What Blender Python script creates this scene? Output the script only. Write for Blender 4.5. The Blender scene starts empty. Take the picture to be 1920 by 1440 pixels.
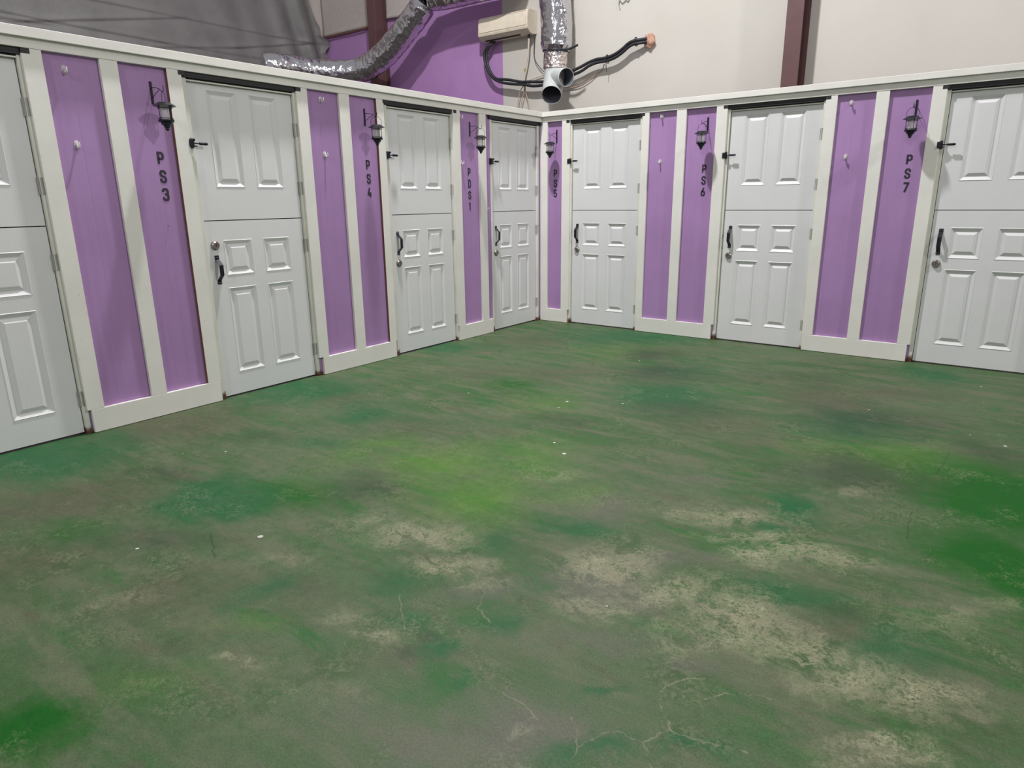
import bpy, bmesh, math, random
from mathutils import Vector, Matrix, noise
C = bpy.context.scene.collection
PI = math.pi
random.seed(4)

# ------------------------------------------------------------------ node helpers
class NT:
    def __init__(s, name):
        s.m = bpy.data.materials.new(name); s.m.use_nodes = True
        s.t = s.m.node_tree; s.n = s.t.nodes; s.l = s.t.links
        s.b = s.n['Principled BSDF']
    def node(s, typ, **kw):
        n = s.n.new(typ)
        for k, v in kw.items(): setattr(n, k, v)
        return n
    def link(s, a, b): s.l.new(a, b)
    def setin(s, sock, v):
        if hasattr(v, 'is_output'): s.l.new(v, sock)
        else: sock.default_value = v
    def math(s, op, a, b=None, c=None, clamp=False):
        n = s.node('ShaderNodeMath', operation=op, use_clamp=clamp)
        s.setin(n.inputs[0], a)
        if b is not None: s.setin(n.inputs[1], b)
        if c is not None: s.setin(n.inputs[2], c)
        return n.outputs[0]
    def vmath(s, op, a, b=None, sc=None):
        n = s.node('ShaderNodeVectorMath', operation=op)
        s.setin(n.inputs[0], a)
        if b is not None: s.setin(n.inputs[1], b)
        if sc is not None: s.setin(n.inputs['Scale'], sc)
        return n.outputs[0]
    def mix(s, f, a, b, blend='MIX'):
        n = s.node('ShaderNodeMix', data_type='RGBA', blend_type=blend)
        s.setin(n.inputs[0], f); s.setin(n.inputs[6], a); s.setin(n.inputs[7], b)
        return n.outputs[2]
    def noise(s, vec, scale, detail=3.0, rough=0.55, dist=0.0, out=0):
        n = s.node('ShaderNodeTexNoise')
        s.setin(n.inputs['Vector'], vec); n.inputs['Scale'].default_value = scale
        n.inputs['Detail'].default_value = detail; n.inputs['Roughness'].default_value = rough
        n.inputs['Distortion'].default_value = dist
        return n.outputs[out]
    def ramp(s, f, lo, hi, a=0.0, b=1.0):
        n = s.node('ShaderNodeMapRange', interpolation_type='SMOOTHSTEP')
        s.setin(n.inputs[0], f); n.inputs[1].default_value = lo; n.inputs[2].default_value = hi
        n.inputs[3].default_value = a; n.inputs[4].default_value = b
        return n.outputs[0]
    def coord(s, which='Object'):
        return s.node('ShaderNodeTexCoord').outputs[which]
    def mapping(s, vec, loc=(0,0,0), rot=(0,0,0), scale=(1,1,1), typ='POINT'):
        n = s.node('ShaderNodeMapping', vector_type=typ)
        s.setin(n.inputs[0], vec)
        n.inputs['Location'].default_value = loc
        n.inputs['Rotation'].default_value = rot
        n.inputs['Scale'].default_value = scale
        return n.outputs[0]
    def bump(s, h, strength=0.3, dist=0.01):
        n = s.node('ShaderNodeBump'); n.inputs['Strength'].default_value = strength
        n.inputs['Distance'].default_value = dist; s.setin(n.inputs['Height'], h)
        s.link(n.outputs[0], s.b.inputs['Normal'])
    def col(s, c): s.setin(s.b.inputs['Base Color'], c)
    def rough(s, v): s.setin(s.b.inputs['Roughness'], v)

def srgb(r, g, b):
    f = lambda c: (c/255/12.92) if c/255 <= 0.04045 else ((c/255+0.055)/1.055)**2.4
    return (f(r), f(g), f(b), 1.0)

def paint(name, c, rough=0.5, var=0.06, grain=0.0, grain_axis=(60, 60, 3), dirt=0.0):
    t = NT(name); co = t.coord()
    n1 = t.noise(co, 2.2, 4, 0.6)
    dark = tuple(x*(1-var) for x in c[:3])+(1,); lite = tuple(min(1, x*(1+var)) for x in c[:3])+(1,)
    cc = t.mix(t.ramp(n1, 0.3, 0.7), dark, lite)
    if dirt > 0:
        sp = t.noise(co, 38, 2, 0.5); m = t.math('MULTIPLY', t.ramp(sp, 0.70, 0.78), dirt)
        cc = t.mix(m, cc, srgb(120, 110, 95))
    t.col(cc); t.rough(rough)
    if grain > 0:
        g = t.noise(t.mapping(co, scale=grain_axis), 1.0, 4, 0.65)
        t.bump(g, grain, 0.002)
    return t.m

def simple(name, c, rough=0.5, metal=0.0):
    t = NT(name); co = t.coord()
    n1 = t.noise(co, 14, 3, 0.6)
    t.col(t.mix(t.ramp(n1, 0.3, 0.7), tuple(x*0.9 for x in c[:3])+(1,), c))
    t.rough(rough); t.b.inputs['Metallic'].default_value = metal
    return t.m

# ------------------------------------------------------------------ materials
M = {}
M['trim'] = paint('trim_paint', srgb(223, 220, 213), 0.5, 0.05, 0.25, (40, 40, 3), 0.35)
M['rail'] = paint('rail_paint', srgb(223, 220, 213), 0.5, 0.05, 0.25, (3, 40, 40), 0.2)
M['door'] = paint('door_paint', srgb(214, 213, 213), 0.42, 0.025, 0.35, (90, 90, 4), 0.0)
M['jamb'] = None
M['dark'] = simple('gap_dark', srgb(36, 34, 36), 0.6, 0.0)
M['blackmetal'] = simple('black_metal', srgb(30, 31, 38), 0.38, 0.4)
M['roofmetal'] = simple('lantern_roof_metal', srgb(58, 58, 64), 0.3, 0.75)
M['letter'] = simple('black_vinyl', srgb(42, 34, 50), 0.55)
M['nickel'] = simple('satin_nickel', srgb(150, 142, 135), 0.32, 0.9)
M['hinge'] = simple('hinge_steel', srgb(160, 159, 152), 0.5, 0.3)
M['screw'] = simple('bright_screw', srgb(190, 190, 195), 0.3, 0.9)
M['rubber'] = simple('black_foam_rubber', srgb(38, 38, 44), 0.55)
M['ac'] = simple('aged_white_plastic', srgb(226, 214, 194), 0.4)
M['slot'] = simple('dark_slot', srgb(40, 38, 38), 0.7)
M['pvc'] = simple('white_pvc', srgb(196, 198, 197), 0.35)
M['pipe_inside'] = simple('pipe_inside', srgb(96, 99, 108), 0.6)
M['foam'] = simple('orange_foam', srgb(192, 148, 126), 0.8)
M['hose'] = simple('cream_hose', srgb(214, 200, 184), 0.5)
M['wire'] = simple('brown_wire', srgb(184, 158, 140), 0.6)
M['greywire'] = simple('grey_wire', srgb(150, 146, 140), 0.6)
M['bare'] = simple('bare_edge', srgb(120, 78, 62), 0.8)
M['column'] = simple('maroon_steel', srgb(98, 68, 69), 0.45, 0.0)
M['brass'] = simple('yellow_tag', srgb(196, 170, 90), 0.5)
M['redtip'] = simple('maroon_tip', srgb(110, 40, 44), 0.6)

def mk_jamb():
    t = NT('jamb_paint'); co = t.coord()
    c = t.mix(t.ramp(t.noise(co, 3, 4), 0.3, 0.7), srgb(204, 203, 192), srgb(218, 217, 206))
    sep = t.node('ShaderNodeSeparateXYZ'); t.link(co, sep.inputs[0])
    h = t.math('ADD', sep.outputs[2], t.math('MULTIPLY', t.noise(co, 26, 3), 0.09))
    m = t.ramp(h, 0.065, 0.105, 1.0, 0.0)
    c = t.mix(m, c, srgb(88, 52, 34)); t.col(c); t.rough(0.55)
    return t.m
M['jamb'] = mk_jamb()

def mk_purple():
    t = NT('purple_panel'); co = t.coord()
    n1 = t.noise(co, 1.6, 4, 0.6); n2 = t.noise(t.mapping(co, scale=(30, 30, 1.5)), 1.0, 4, 0.6)
    c = t.mix(t.ramp(n1, 0.3, 0.7), srgb(159, 122, 170), srgb(168, 130, 180))
    c = t.mix(t.math('MULTIPLY', t.ramp(n2, 0.45, 0.75), 0.16), c, srgb(128, 98, 140))
    sep = t.node('ShaderNodeSeparateXYZ'); t.link(co, sep.inputs[0])
    w = t.math('PINGPONG', sep.outputs[0], 0.1016)
    g = t.ramp(w, 0.0, 0.006, 1.0, 0.0)
    rz = t.math('ADD', sep.outputs[2], t.math('MULTIPLY', t.noise(co, 26, 3), 0.10))
    c = t.mix(t.ramp(rz, 0.07, 0.11, 1.0, 0.0), c, srgb(84, 50, 34))
    t.col(c); t.rough(0.55)
    hgt = t.math('SUBTRACT', t.math('MULTIPLY', n2, 0.4), g)
    t.bump(hgt, 0.25, 0.003)
    return t.m
M['purple'] = mk_purple()

def mk_backwall():
    t = NT('back_wall_paint'); co = t.coord()
    sep = t.node('ShaderNodeSeparateXYZ'); t.link(co, sep.inputs[0])
    n1 = t.noise(co, 0.9, 5, 0.6)
    cr = t.mix(t.ramp(n1, 0.3, 0.7), srgb(196, 191, 182), srgb(202, 197, 189))
    st = t.noise(t.mapping(co, scale=(24, 1, 1.2)), 1.0, 3, 0.6)
    cr = t.mix(t.math('MULTIPLY', t.ramp(st, 0.62, 0.8), 0.25), cr, srgb(190, 182, 168))
    pu = t.mix(t.ramp(n1, 0.3, 0.7), srgb(168, 124, 178), srgb(178, 134, 188))
    m = t.math('LESS_THAN', sep.outputs[0], -1.962)
    t.col(t.mix(m, cr, pu)); t.rough(0.6)
    t.bump(t.noise(co, 60, 3), 0.08, 0.003)
    return t.m
M['backwall'] = mk_backwall()

def mk_insul():
    t = NT('grey_insulation_facing'); co = t.coord()
    n1 = t.noise(co, 2.5, 5, 0.6)
    t.col(t.mix(t.ramp(n1, 0.3, 0.7), srgb(106, 103, 102), srgb(118, 115, 114))); t.rough(0.5)
    t.bump(t.noise(co, 25, 4, 0.6), 0.2, 0.01)
    return t.m
M['insul'] = mk_insul()
M['facing'] = simple('pale_facing', srgb(190, 180, 174), 0.6)

def mk_foil(name, c, sc, rough, strength):
    t = NT(name); co = t.coord()
    wp = t.vmath('ADD', co, t.vmath('SCALE', t.noise(co, 5, 3, 0.6, out=1), sc=0.12))
    n1 = t.noise(co, 6, 3, 0.5, 0.6)
    def facets(k):
        v = t.node('ShaderNodeTexVoronoi', feature='F1', distance='MANHATTAN'); t.link(wp, v.inputs['Vector']); v.inputs['Scale'].default_value = k
        return v.outputs[0]
    t.col(c); t.rough(rough); t.b.inputs['Metallic'].default_value = 1.0
    hgt = t.math('ADD', n1, t.math('ADD', t.math('MULTIPLY', facets(sc), 0.40), t.math('MULTIPLY', facets(sc*2.7), 0.14)))
    t.bump(hgt, strength, 0.03)
    return t.m
M['foil'] = mk_foil('crinkled_foil', srgb(204, 202, 207), 9, 0.15, 0.42)
M['foiltape'] = mk_foil('crumpled_foil_tape', srgb(238, 224, 222), 20, 0.18, 0.8)

def mk_clear(name, c, trans, rough=0.08, ior=1.45):
    t = NT(name); t.col(c); t.rough(rough)
    t.b.inputs['Transmission Weight'].default_value = trans
    t.b.inputs['IOR'].default_value = ior
    n = t.noise(t.coord(), 40, 2); t.bump(n, 0.05, 0.002)
    return t.m
M['clear'] = mk_clear('clear_plastic', srgb(250, 244, 246), 0.55)
M['glass'] = mk_clear('lantern_glass', srgb(244, 244, 242), 0.55, 0.15, 1.08)

# stained concrete: pools of green, brown and grey stain and pale worn veins,
# each given where it lies on the slab (x, y, half sizes, turn, strength)
STAINS = {
 'emerald':[(0.16,-5.02,0.50,0.39,0.62,0.90),(0.23,-3.41,0.50,0.42,0.61,0.80),(1.04,-3.46,0.31,0.31,0.61,0.60),(1.46,-4.69,0.32,0.26,0.62,1.00),(0.13,-1.70,0.35,0.28,0.60,0.80),(2.45,-2.03,0.43,0.39,0.61,0.70),(1.31,-0.28,0.98,0.53,0.59,0.60),(3.62,-3.27,0.12,0.15,0.62,0.90),(3.61,-3.53,0.07,0.06,0.62,0.80),(3.60,-1.98,0.34,0.29,0.61,0.60),(3.78,-4.03,0.18,0.14,0.63,0.55),(3.84,-0.38,0.31,0.35,0.60,0.70),(3.03,-4.94,0.08,0.07,0.63,0.70),(2.70,-4.78,0.10,0.15,0.63,0.50),(2.85,-4.89,0.10,0.06,0.63,0.50),(2.95,-4.02,0.13,0.12,0.63,0.60),(2.33,-5.06,0.15,0.13,0.63,0.50),(3.16,-4.74,0.10,0.12,0.63,0.50),(3.64,-4.96,0.14,0.07,0.63,0.60),(4.13,-4.12,0.19,0.14,0.63,0.55),(3.51,-4.81,0.06,0.03,0.63,0.60),(3.84,-4.84,0.12,0.05,0.63,0.50),(2.79,-4.28,0.13,0.13,0.63,0.40),(1.25,-4.00,0.27,0.17,0.62,0.40),(3.08,-4.51,0.09,0.08,0.63,0.35),(2.31,-1.33,0.45,0.42,0.60,0.40),(3.20,-5.01,0.04,0.04,0.63,0.50)],
 'vivid':[(4.37,-2.70,0.34,0.43,0.62,0.90),(4.42,-3.39,0.22,0.32,0.63,1.00),(2.40,-5.80,0.14,0.09,0.63,0.80),(1.76,-4.46,0.23,0.17,0.62,0.55),(1.28,-5.29,0.18,0.11,0.63,0.35),(3.91,-2.57,0.29,0.21,0.62,0.30),(1.44,-2.43,0.15,0.22,0.61,0.50),(3.27,-2.86,0.19,0.16,0.62,0.35)],
 'lime':[(2.04,-3.84,0.35,0.32,0.62,0.70),(2.42,-4.00,0.29,0.32,0.62,0.70),(3.93,-2.40,0.43,0.33,0.62,0.60),(2.43,-5.53,0.29,0.10,0.63,0.28),(1.54,-3.79,0.27,0.17,0.62,0.50),(2.35,-3.47,0.31,0.38,0.62,0.50),(1.58,-4.05,0.25,0.19,0.62,0.40),(1.58,-4.47,0.21,0.16,0.62,0.40),(1.58,-0.92,0.51,0.43,0.60,0.40),(1.87,-2.68,0.28,0.30,0.61,0.40),(3.00,1.95,0.06,0.17,0.58,0.10),(2.75,-3.79,0.19,0.17,0.62,0.40),(2.45,-5.18,0.09,0.07,0.63,0.40),(3.60,-2.52,0.28,0.19,0.62,0.40)],
 'brown':[(0.92,-5.19,0.42,0.22,0.62,0.70),(0.20,-4.38,0.50,0.30,0.61,0.70),(0.67,-3.38,0.22,0.19,0.61,0.50),(3.30,-1.45,0.32,0.32,0.61,0.60),(1.50,-1.91,0.46,0.30,0.60,0.50),(1.43,-5.47,0.31,0.23,0.63,0.50),(2.07,-5.24,0.23,0.17,0.63,0.55),(3.94,-4.11,0.27,0.11,0.63,0.40),(3.26,-2.57,0.23,0.17,0.62,0.40),(1.49,-3.48,0.39,0.18,0.61,0.40),(0.62,-1.03,0.46,0.30,0.59,0.50),(0.23,-3.98,0.32,0.23,0.61,0.50),(2.80,-1.21,0.39,0.23,0.60,0.40),(2.97,-5.04,0.25,0.07,0.63,0.40),(2.45,-5.01,0.20,0.11,0.63,0.45),(4.28,-4.31,0.21,0.12,0.63,0.35),(2.36,-5.36,0.23,0.08,0.63,0.30),(2.97,-2.44,0.37,0.19,0.61,0.45),(0.98,-2.27,0.38,0.25,0.60,0.40),(3.76,-1.07,0.43,0.18,0.61,0.50)],
 'dark':[(1.77,-0.94,0.28,0.25,0.60,0.70),(3.75,-2.75,0.38,0.30,0.62,0.60),(2.11,-1.48,0.37,0.33,0.60,0.50),(3.68,-1.79,0.47,0.35,0.61,0.50),(1.94,-4.22,0.18,0.14,0.62,0.50),(1.97,-4.28,0.10,0.07,0.62,0.40),(1.64,-5.09,0.31,0.13,0.63,0.40),(4.26,-2.04,0.22,0.31,0.62,0.50),(2.69,-2.25,0.40,0.25,0.61,0.40),(3.06,-1.04,0.23,0.22,0.60,0.30),(0.97,-4.76,0.22,0.12,0.62,0.45),(0.92,-4.12,0.28,0.16,0.62,0.35),(2.17,-2.89,0.23,0.14,0.61,0.40),(2.95,-4.91,0.05,0.03,0.63,0.50),(2.94,-5.02,0.05,0.03,0.63,0.50),(3.92,-4.02,0.10,0.06,0.63,0.30)],
 'mauve':[(3.24,-4.34,0.24,0.20,0.63,0.70),(2.92,-3.83,0.21,0.16,0.62,0.60),(3.43,-5.00,0.19,0.13,0.63,0.70),(3.66,-4.54,0.11,0.07,0.63,0.50),(2.93,-4.62,0.17,0.10,0.63,0.50),(3.35,-4.06,0.30,0.10,0.63,0.50),(3.29,-5.16,0.22,0.11,0.63,0.45),(3.18,-3.29,0.25,0.13,0.62,0.35),(3.00,-5.26,0.21,0.12,0.63,0.30),(3.42,-4.62,0.18,0.10,0.63,0.40),(3.81,-3.94,0.07,0.07,0.63,0.20)],
 'tan':[(3.21,-4.18,0.18,0.11,0.63,1.00),(3.45,-4.24,0.20,0.10,0.63,0.90),(3.72,-4.26,0.19,0.10,0.63,1.00),(3.87,-4.26,0.18,0.08,0.63,1.00),(4.03,-4.32,0.17,0.08,0.63,0.90),(4.21,-4.32,0.16,0.09,0.63,0.80),(3.75,-3.71,0.26,0.10,0.63,1.00),(3.54,-3.66,0.26,0.06,0.63,0.70),(3.43,-3.54,0.29,0.08,0.62,0.70),(3.80,-3.00,0.22,0.08,0.62,0.50),(2.47,-4.46,0.24,0.10,0.63,0.80),(2.20,-4.48,0.18,0.10,0.62,0.50),(2.74,-4.54,0.18,0.08,0.63,0.70),(3.29,-4.47,0.12,0.09,0.63,0.70),(4.16,-4.56,0.12,0.04,0.63,0.90),(4.21,-4.59,0.14,0.03,0.64,0.90),(3.58,-4.47,0.11,0.08,0.63,0.50),(2.83,-5.01,0.07,0.03,0.63,0.70),(2.57,-5.34,0.06,0.03,0.63,0.70),(4.34,-3.68,0.10,0.06,0.63,0.50),(2.21,-4.93,0.14,0.07,0.63,0.40),(2.66,-5.00,0.09,0.04,0.63,0.50),(3.50,-4.43,0.10,0.05,0.63,0.50),(3.24,-4.49,0.11,0.08,0.63,0.60),(2.58,-3.61,0.18,0.09,0.62,0.40),(4.25,-3.88,0.18,0.14,0.63,0.45),(1.98,-5.31,0.17,0.07,0.63,0.40),(2.89,-4.59,0.09,0.05,0.63,0.60),(3.43,-5.00,0.04,0.03,0.63,0.60),(2.92,-5.25,0.16,0.05,0.63,0.30),(1.69,-1.59,0.00,0.00,0.60,0.00)],

}
CRACKS = [
 [(3.687,-4.897),(3.708,-4.919),(3.738,-4.956)],[(3.425,-4.985),(3.40,-5.03),(3.42,-5.06)],[(3.50,-4.93),(3.53,-4.955),(3.566,-5.003)],[(2.72,-4.80),(2.80,-4.86),(2.88,-4.93),(2.90,-4.96)],[(3.95,-4.30),(4.02,-4.40),(4.10,-4.42)],[(2.86,-4.55),(2.95,-4.62),(2.99,-4.70),(3.08,-4.74)],
 [(3.734,-4.575),(3.686,-4.611),(3.649,-4.672),(3.651,-4.71),(3.666,-4.749),(3.69,-4.779),(3.713,-4.797),(3.721,-4.813)],
 [(3.721,-4.813),(3.71,-4.854),(3.687,-4.897),(3.651,-4.898),(3.621,-4.898),(3.601,-4.917),(3.58,-4.961),(3.566,-5.003),(3.573,-5.038)],
 [(3.721,-4.813),(3.752,-4.819),(3.798,-4.811),(3.857,-4.788),(3.906,-4.777)],
 [(3.273,-4.961),(3.334,-4.968),(3.381,-4.971),(3.425,-4.985),(3.436,-4.989)],
 [(3.752,-4.661),(3.791,-4.607),(3.863,-4.562),(3.903,-4.555)],
]
SCRATCHES = [
 [(1.78,-4.951),(1.881,-4.997),(1.962,-5.039)],
 [(4.101,-2.178),(4.09,-2.367),(4.078,-2.543)],
 [(4.042,-3.066),(4.049,-3.24),(4.059,-3.343)],
 [(1.40,-4.53),(1.52,-4.50),(1.66,-4.47)],
]
def mk_floor():
    t = NT('stained_concrete'); co = t.coord()
    # small warp so the pools of stain have feathered, irregular edges
    wv = t.vmath('SUBTRACT', t.noise(co, 2.6, 5, 0.6, out=1), (0.5, 0.5, 0.5))
    wv2 = t.vmath('SUBTRACT', t.noise(co, 14, 4, 0.6, out=1), (0.5, 0.5, 0.5))
    warp = t.vmath('ADD', co, t.vmath('ADD', t.vmath('SCALE', wv, sc=0.42), t.vmath('SCALE', wv2, sc=0.10)))
    sepw = t.node('ShaderNodeSeparateXYZ'); t.link(warp, sepw.inputs[0])
    flat = t.node('ShaderNodeCombineXYZ'); t.link(sepw.outputs[0], flat.inputs[0]); t.link(sepw.outputs[1], flat.inputs[1])
    flat = flat.outputs[0]
    def field(key, grow):
        acc = None
        for (x, y, rx, ry, a, s) in STAINS[key]:
            if s <= 0.05: continue
            mp = t.mapping(flat, (x, y, 0), (0, 0, a), (rx*grow, ry*grow, 1), 'TEXTURE')
            g = t.node('ShaderNodeTexGradient', gradient_type='SPHERICAL'); t.link(mp, g.inputs[0])
            v = t.math('MULTIPLY', g.outputs['Fac'], s)
            acc = v if acc is None else t.math('MAXIMUM', acc, v)
        return acc
    nb = t.noise(co, 0.9, 5, 0.6); nm = t.noise(co, 3.4, 6, 0.65); nf = t.noise(co, 24, 6, 0.72); nff = t.noise(co, 150, 4, 0.8)
    nst = t.noise(t.mapping(co, rot=(0, 0, -0.62), scale=(1.3, 4.6, 1)), 1.7, 7, 0.66, 0.4)
    ns2 = t.noise(t.mapping(co, loc=(7.3, 2.1, 0), rot=(0, 0, -0.50), scale=(1.0, 2.6, 1)), 1.5, 7, 0.66, 0.5)
    ns3 = t.noise(t.mapping(co, loc=(1.3, 9.1, 0), rot=(0, 0, -0.75), scale=(1.2, 3.6, 1)), 2.3, 7, 0.68, 0.4)
    base = t.mix(t.ramp(nb, 0.35, 0.65), srgb(98, 118, 86), srgb(80, 108, 70))
    base = t.mix(t.math('MULTIPLY', t.ramp(nst, 0.42, 0.62), 0.85), base, srgb(114, 120, 96))
    base = t.mix(t.math('MULTIPLY', t.ramp(nm, 0.48, 0.66), 0.6), base, srgb(66, 98, 58))
    base = t.mix(t.math('MULTIPLY', t.ramp(ns2, 0.52, 0.68), 0.7), base, srgb(54, 112, 58))
    base = t.mix(t.math('MULTIPLY', t.ramp(ns3, 0.54, 0.70), 0.6), base, srgb(98, 100, 78))
    def lay(c, key, colr, grow, lo, hi, amt, brk=0.5):
        f = t.ramp(field(key, grow), lo, hi)
        f = t.math('MULTIPLY', f, t.math('MULTIPLY', t.ramp(nm, 0.25, 0.58, 1-brk, 1.0), amt))
        return t.mix(f, c, colr)
    c = base
    c = lay(c, 'brown', srgb(94, 94, 75), 1.5, 0.0, 0.6, 0.7)
    c = lay(c, 'mauve', srgb(118, 114, 106), 1.4, 0.0, 0.6, 0.7)
    c = lay(c, 'lime', srgb(104, 148, 66), 1.6, 0.0, 0.75, 0.72, 0.6)
    c = lay(c, 'emerald', srgb(38, 104, 64), 1.4, 0.02, 0.6, 0.8)
    c = lay(c, 'vivid', srgb(14, 98, 22), 1.8, 0.0, 0.7, 1.0, 0.2)
    c = lay(c, 'dark', srgb(58, 72, 56), 1.5, 0.0, 0.6, 0.75)
    # pale worn concrete breaking through in veins and a fine speckle
    tan = t.ramp(field('tan', 1.5), 0.0, 0.75)
    vein = t.noise(warp, 6.5, 8, 0.74, 0.8)
    ridge = t.math('SUBTRACT', 1.0, t.math('MULTIPLY', t.math('ABSOLUTE', t.math('SUBTRACT', vein, 0.5)), 13.0), clamp=True)
    g1 = t.noise(co, 70, 5, 0.8); g2 = t.noise(co, 9, 5, 0.7)
    speck = t.math('MULTIPLY', t.ramp(g1, 0.42, 0.58), t.ramp(g2, 0.40, 0.60))
    worn = t.math('MULTIPLY', tan, t.math('MAXIMUM', t.math('MULTIPLY', ridge, 0.8), speck), clamp=True)
    c = t.mix(t.math('MULTIPLY', worn, 0.85), c, srgb(182, 178, 150))
    allover = t.math('MULTIPLY', t.math('MULTIPLY', ridge, t.ramp(nm, 0.48, 0.66)), t.math('MULTIPLY', t.ramp(g1, 0.4, 0.6), 0.4))
    c = t.mix(allover, c, srgb(182, 178, 150))
    # fine mottling of the slab
    k = t.math('ADD', t.math('MULTIPLY', t.math('SUBTRACT', nf, 0.5), 0.75), t.math('ADD', t.math('MULTIPLY', t.math('SUBTRACT', nff, 0.5), 1.5), 1.0))
    c = t.vmath('SCALE', c, sc=k)
    # hairline cracks and scratches
    wc = t.vmath('ADD', co, t.vmath('SCALE', t.vmath('SUBTRACT', t.noise(co, 30, 3, out=1), (0.5, 0.5, 0.5)), sc=0.03))
    sx = t.node('ShaderNodeSeparateXYZ'); t.link(wc, sx.inputs[0])
    def line(pts, wd):
        acc = None
        for (x0, y0), (x1, y1) in zip(pts, pts[1:]):
            L = math.hypot(x1-x0, y1-y0); ux, uy = (x1-x0)/L, (y1-y0)/L
            mp = t.mapping(wc, ((x0+x1)/2, (y0+y1)/2, 0), (0, 0, math.atan2(uy, ux)), (L*0.5, wd, 1), 'TEXTURE')
            ab = t.vmath('ABSOLUTE', mp)
            sp = t.node('ShaderNodeSeparateXYZ'); t.link(ab, sp.inputs[0])
            v = t.math('MULTIPLY', t.math('SUBTRACT', 1.25, sp.outputs[1], clamp=True), t.math('LESS_THAN', sp.outputs[0], 1.04))
            acc = v if acc is None else t.math('MAXIMUM', acc, v)
        return acc
    ck = None
    for p in CRACKS:
        v = line(p, 0.0026); ck = v if ck is None else t.math('MAXIMUM', ck, v)
    c = t.mix(t.math('MULTIPLY', ck, t.ramp(nf, 0.38, 0.6, 0.0, 0.75)), c, srgb(160, 156, 138))
    sk = None
    for p in SCRATCHES:
        v = line(p, 0.0028); sk = v if sk is None else t.math('MAXIMUM', sk, v)
    c = t.mix(t.math('MULTIPLY', sk, 0.6), c, srgb(40, 44, 38))
    # scattered white paint flecks
    vo = t.node('ShaderNodeTexVoronoi', feature='F1'); t.link(co, vo.inputs['Vector']); vo.inputs['Scale'].default_value = 6.0
    sc = t.node('ShaderNodeSeparateColor'); t.link(vo.outputs['Color'], sc.inputs[0])
    fl = t.math('MULTIPLY', t.math('LESS_THAN', vo.outputs['Distance'], t.math('MULTIPLY', sc.outputs[1], 0.075)), t.math('GREATER_THAN', sc.outputs[0], 0.6))
    c = t.mix(fl, c, srgb(232, 232, 222))
    # only the hall floor is stained; unseen stall floor greyed to tame duct reflections
    so = t.node('ShaderNodeSeparateXYZ'); t.link(co, so.inputs[0])
    bare = t.math('MAXIMUM', t.math('LESS_THAN', so.outputs[0], -0.02), t.math('GREATER_THAN', so.outputs[1], 0.02))
    c = t.mix(bare, c, srgb(104, 100, 96))
    hs = t.node('ShaderNodeHueSaturation'); hs.inputs['Saturation'].default_value = 1.14; hs.inputs['Value'].default_value = 0.575; t.link(c, hs.inputs['Color'])
    t.col(hs.outputs[0])
    t.rough(t.ramp(nf, 0.3, 0.7, 0.45, 0.65))
    t.b.inputs['Specular IOR Level'].default_value = 0.22
    t.bump(t.math('ADD', nf, t.math('MULTIPLY', nff, 0.4)), 0.12, 0.004)
    return t.m
M['floor'] = mk_floor()

# ------------------------------------------------------------------ mesh helpers
def obj(name, bm, mats, parent=None, smooth=False, recalc=True):
    if recalc: bmesh.ops.recalc_face_normals(bm, faces=bm.faces)
    me = bpy.data.meshes.new(name); bm.to_mesh(me); bm.free()
    if not isinstance(mats, (list, tuple)): mats = [mats]
    for m in mats: me.materials.append(m)
    if smooth:
        for p in me.polygons: p.use_smooth = True
        me.set_sharp_from_angle(angle=math.radians(38))
    o = bpy.data.objects.new(name, me); C.objects.link(o)
    if parent: o.parent = parent
    return o

def tag(o, label, cat, group=None, kind=None):
    o['label'] = label; o['category'] = cat
    if group: o['group'] = group
    if kind: o['kind'] = kind
    return o

def thing(name, label, cat, loc=(0, 0, 0), rz=0.0, group=None, kind=None):
    o = bpy.data.objects.new(name, None); C.objects.link(o)
    o.location = loc; o.rotation_euler = (0, 0, rz); o.empty_display_size = 0.05
    return tag(o, label, cat, group, kind)

def dup(root, label=None):
    r = root.copy(); C.objects.link(r)
    if label: r['label'] = label
    for ch in list(root.children):
        c = ch.copy(); C.objects.link(c); c.parent = r
        for g in list(ch.children):
            d = g.copy(); C.objects.link(d); d.parent = c
    return r

def box(bm, x0, x1, y0, y1, z0, z1, bev=0.0, mi=0):
    r = bmesh.ops.create_cube(bm, size=1.0)
    vs = r['verts']
    for v in vs:
        v.co = Vector(((x0+x1)/2+v.co.x*(x1-x0), (y0+y1)/2+v.co.y*(y1-y0), (z0+z1)/2+v.co.z*(z1-z0)))
    fs = set(f for v in vs for f in v.link_faces)
    for f in fs: f.material_index = mi
    if bev > 0:
        es = list(set(e for v in vs for e in v.link_edges))
        bmesh.ops.bevel(bm, geom=es, offset=bev, segments=2, profile=0.5, affect='EDGES')
    return bm

def lathe(bm, prof, seg=24, cx=0, cy=0, mi=0):
    rings = []
    for (r, z) in prof:
        if r < 1e-5: rings.append([bm.verts.new((cx, cy, z))])
        else: rings.append([bm.verts.new((cx+r*math.cos(2*PI*i/seg), cy+r*math.sin(2*PI*i/seg), z)) for i in range(seg)])
    for a, b in zip(rings, rings[1:]):
        for i in range(seg):
            j = (i+1) % seg
            if len(a) == 1 and len(b) == 1: continue
            if len(a) == 1: f = bm.faces.new((a[0], b[j], b[i]))
            elif len(b) == 1: f = bm.faces.new((a[i], a[j], b[0]))
            else: f = bm.faces.new((a[i], a[j], b[j], b[i]))
            f.material_index = mi
    return bm

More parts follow.
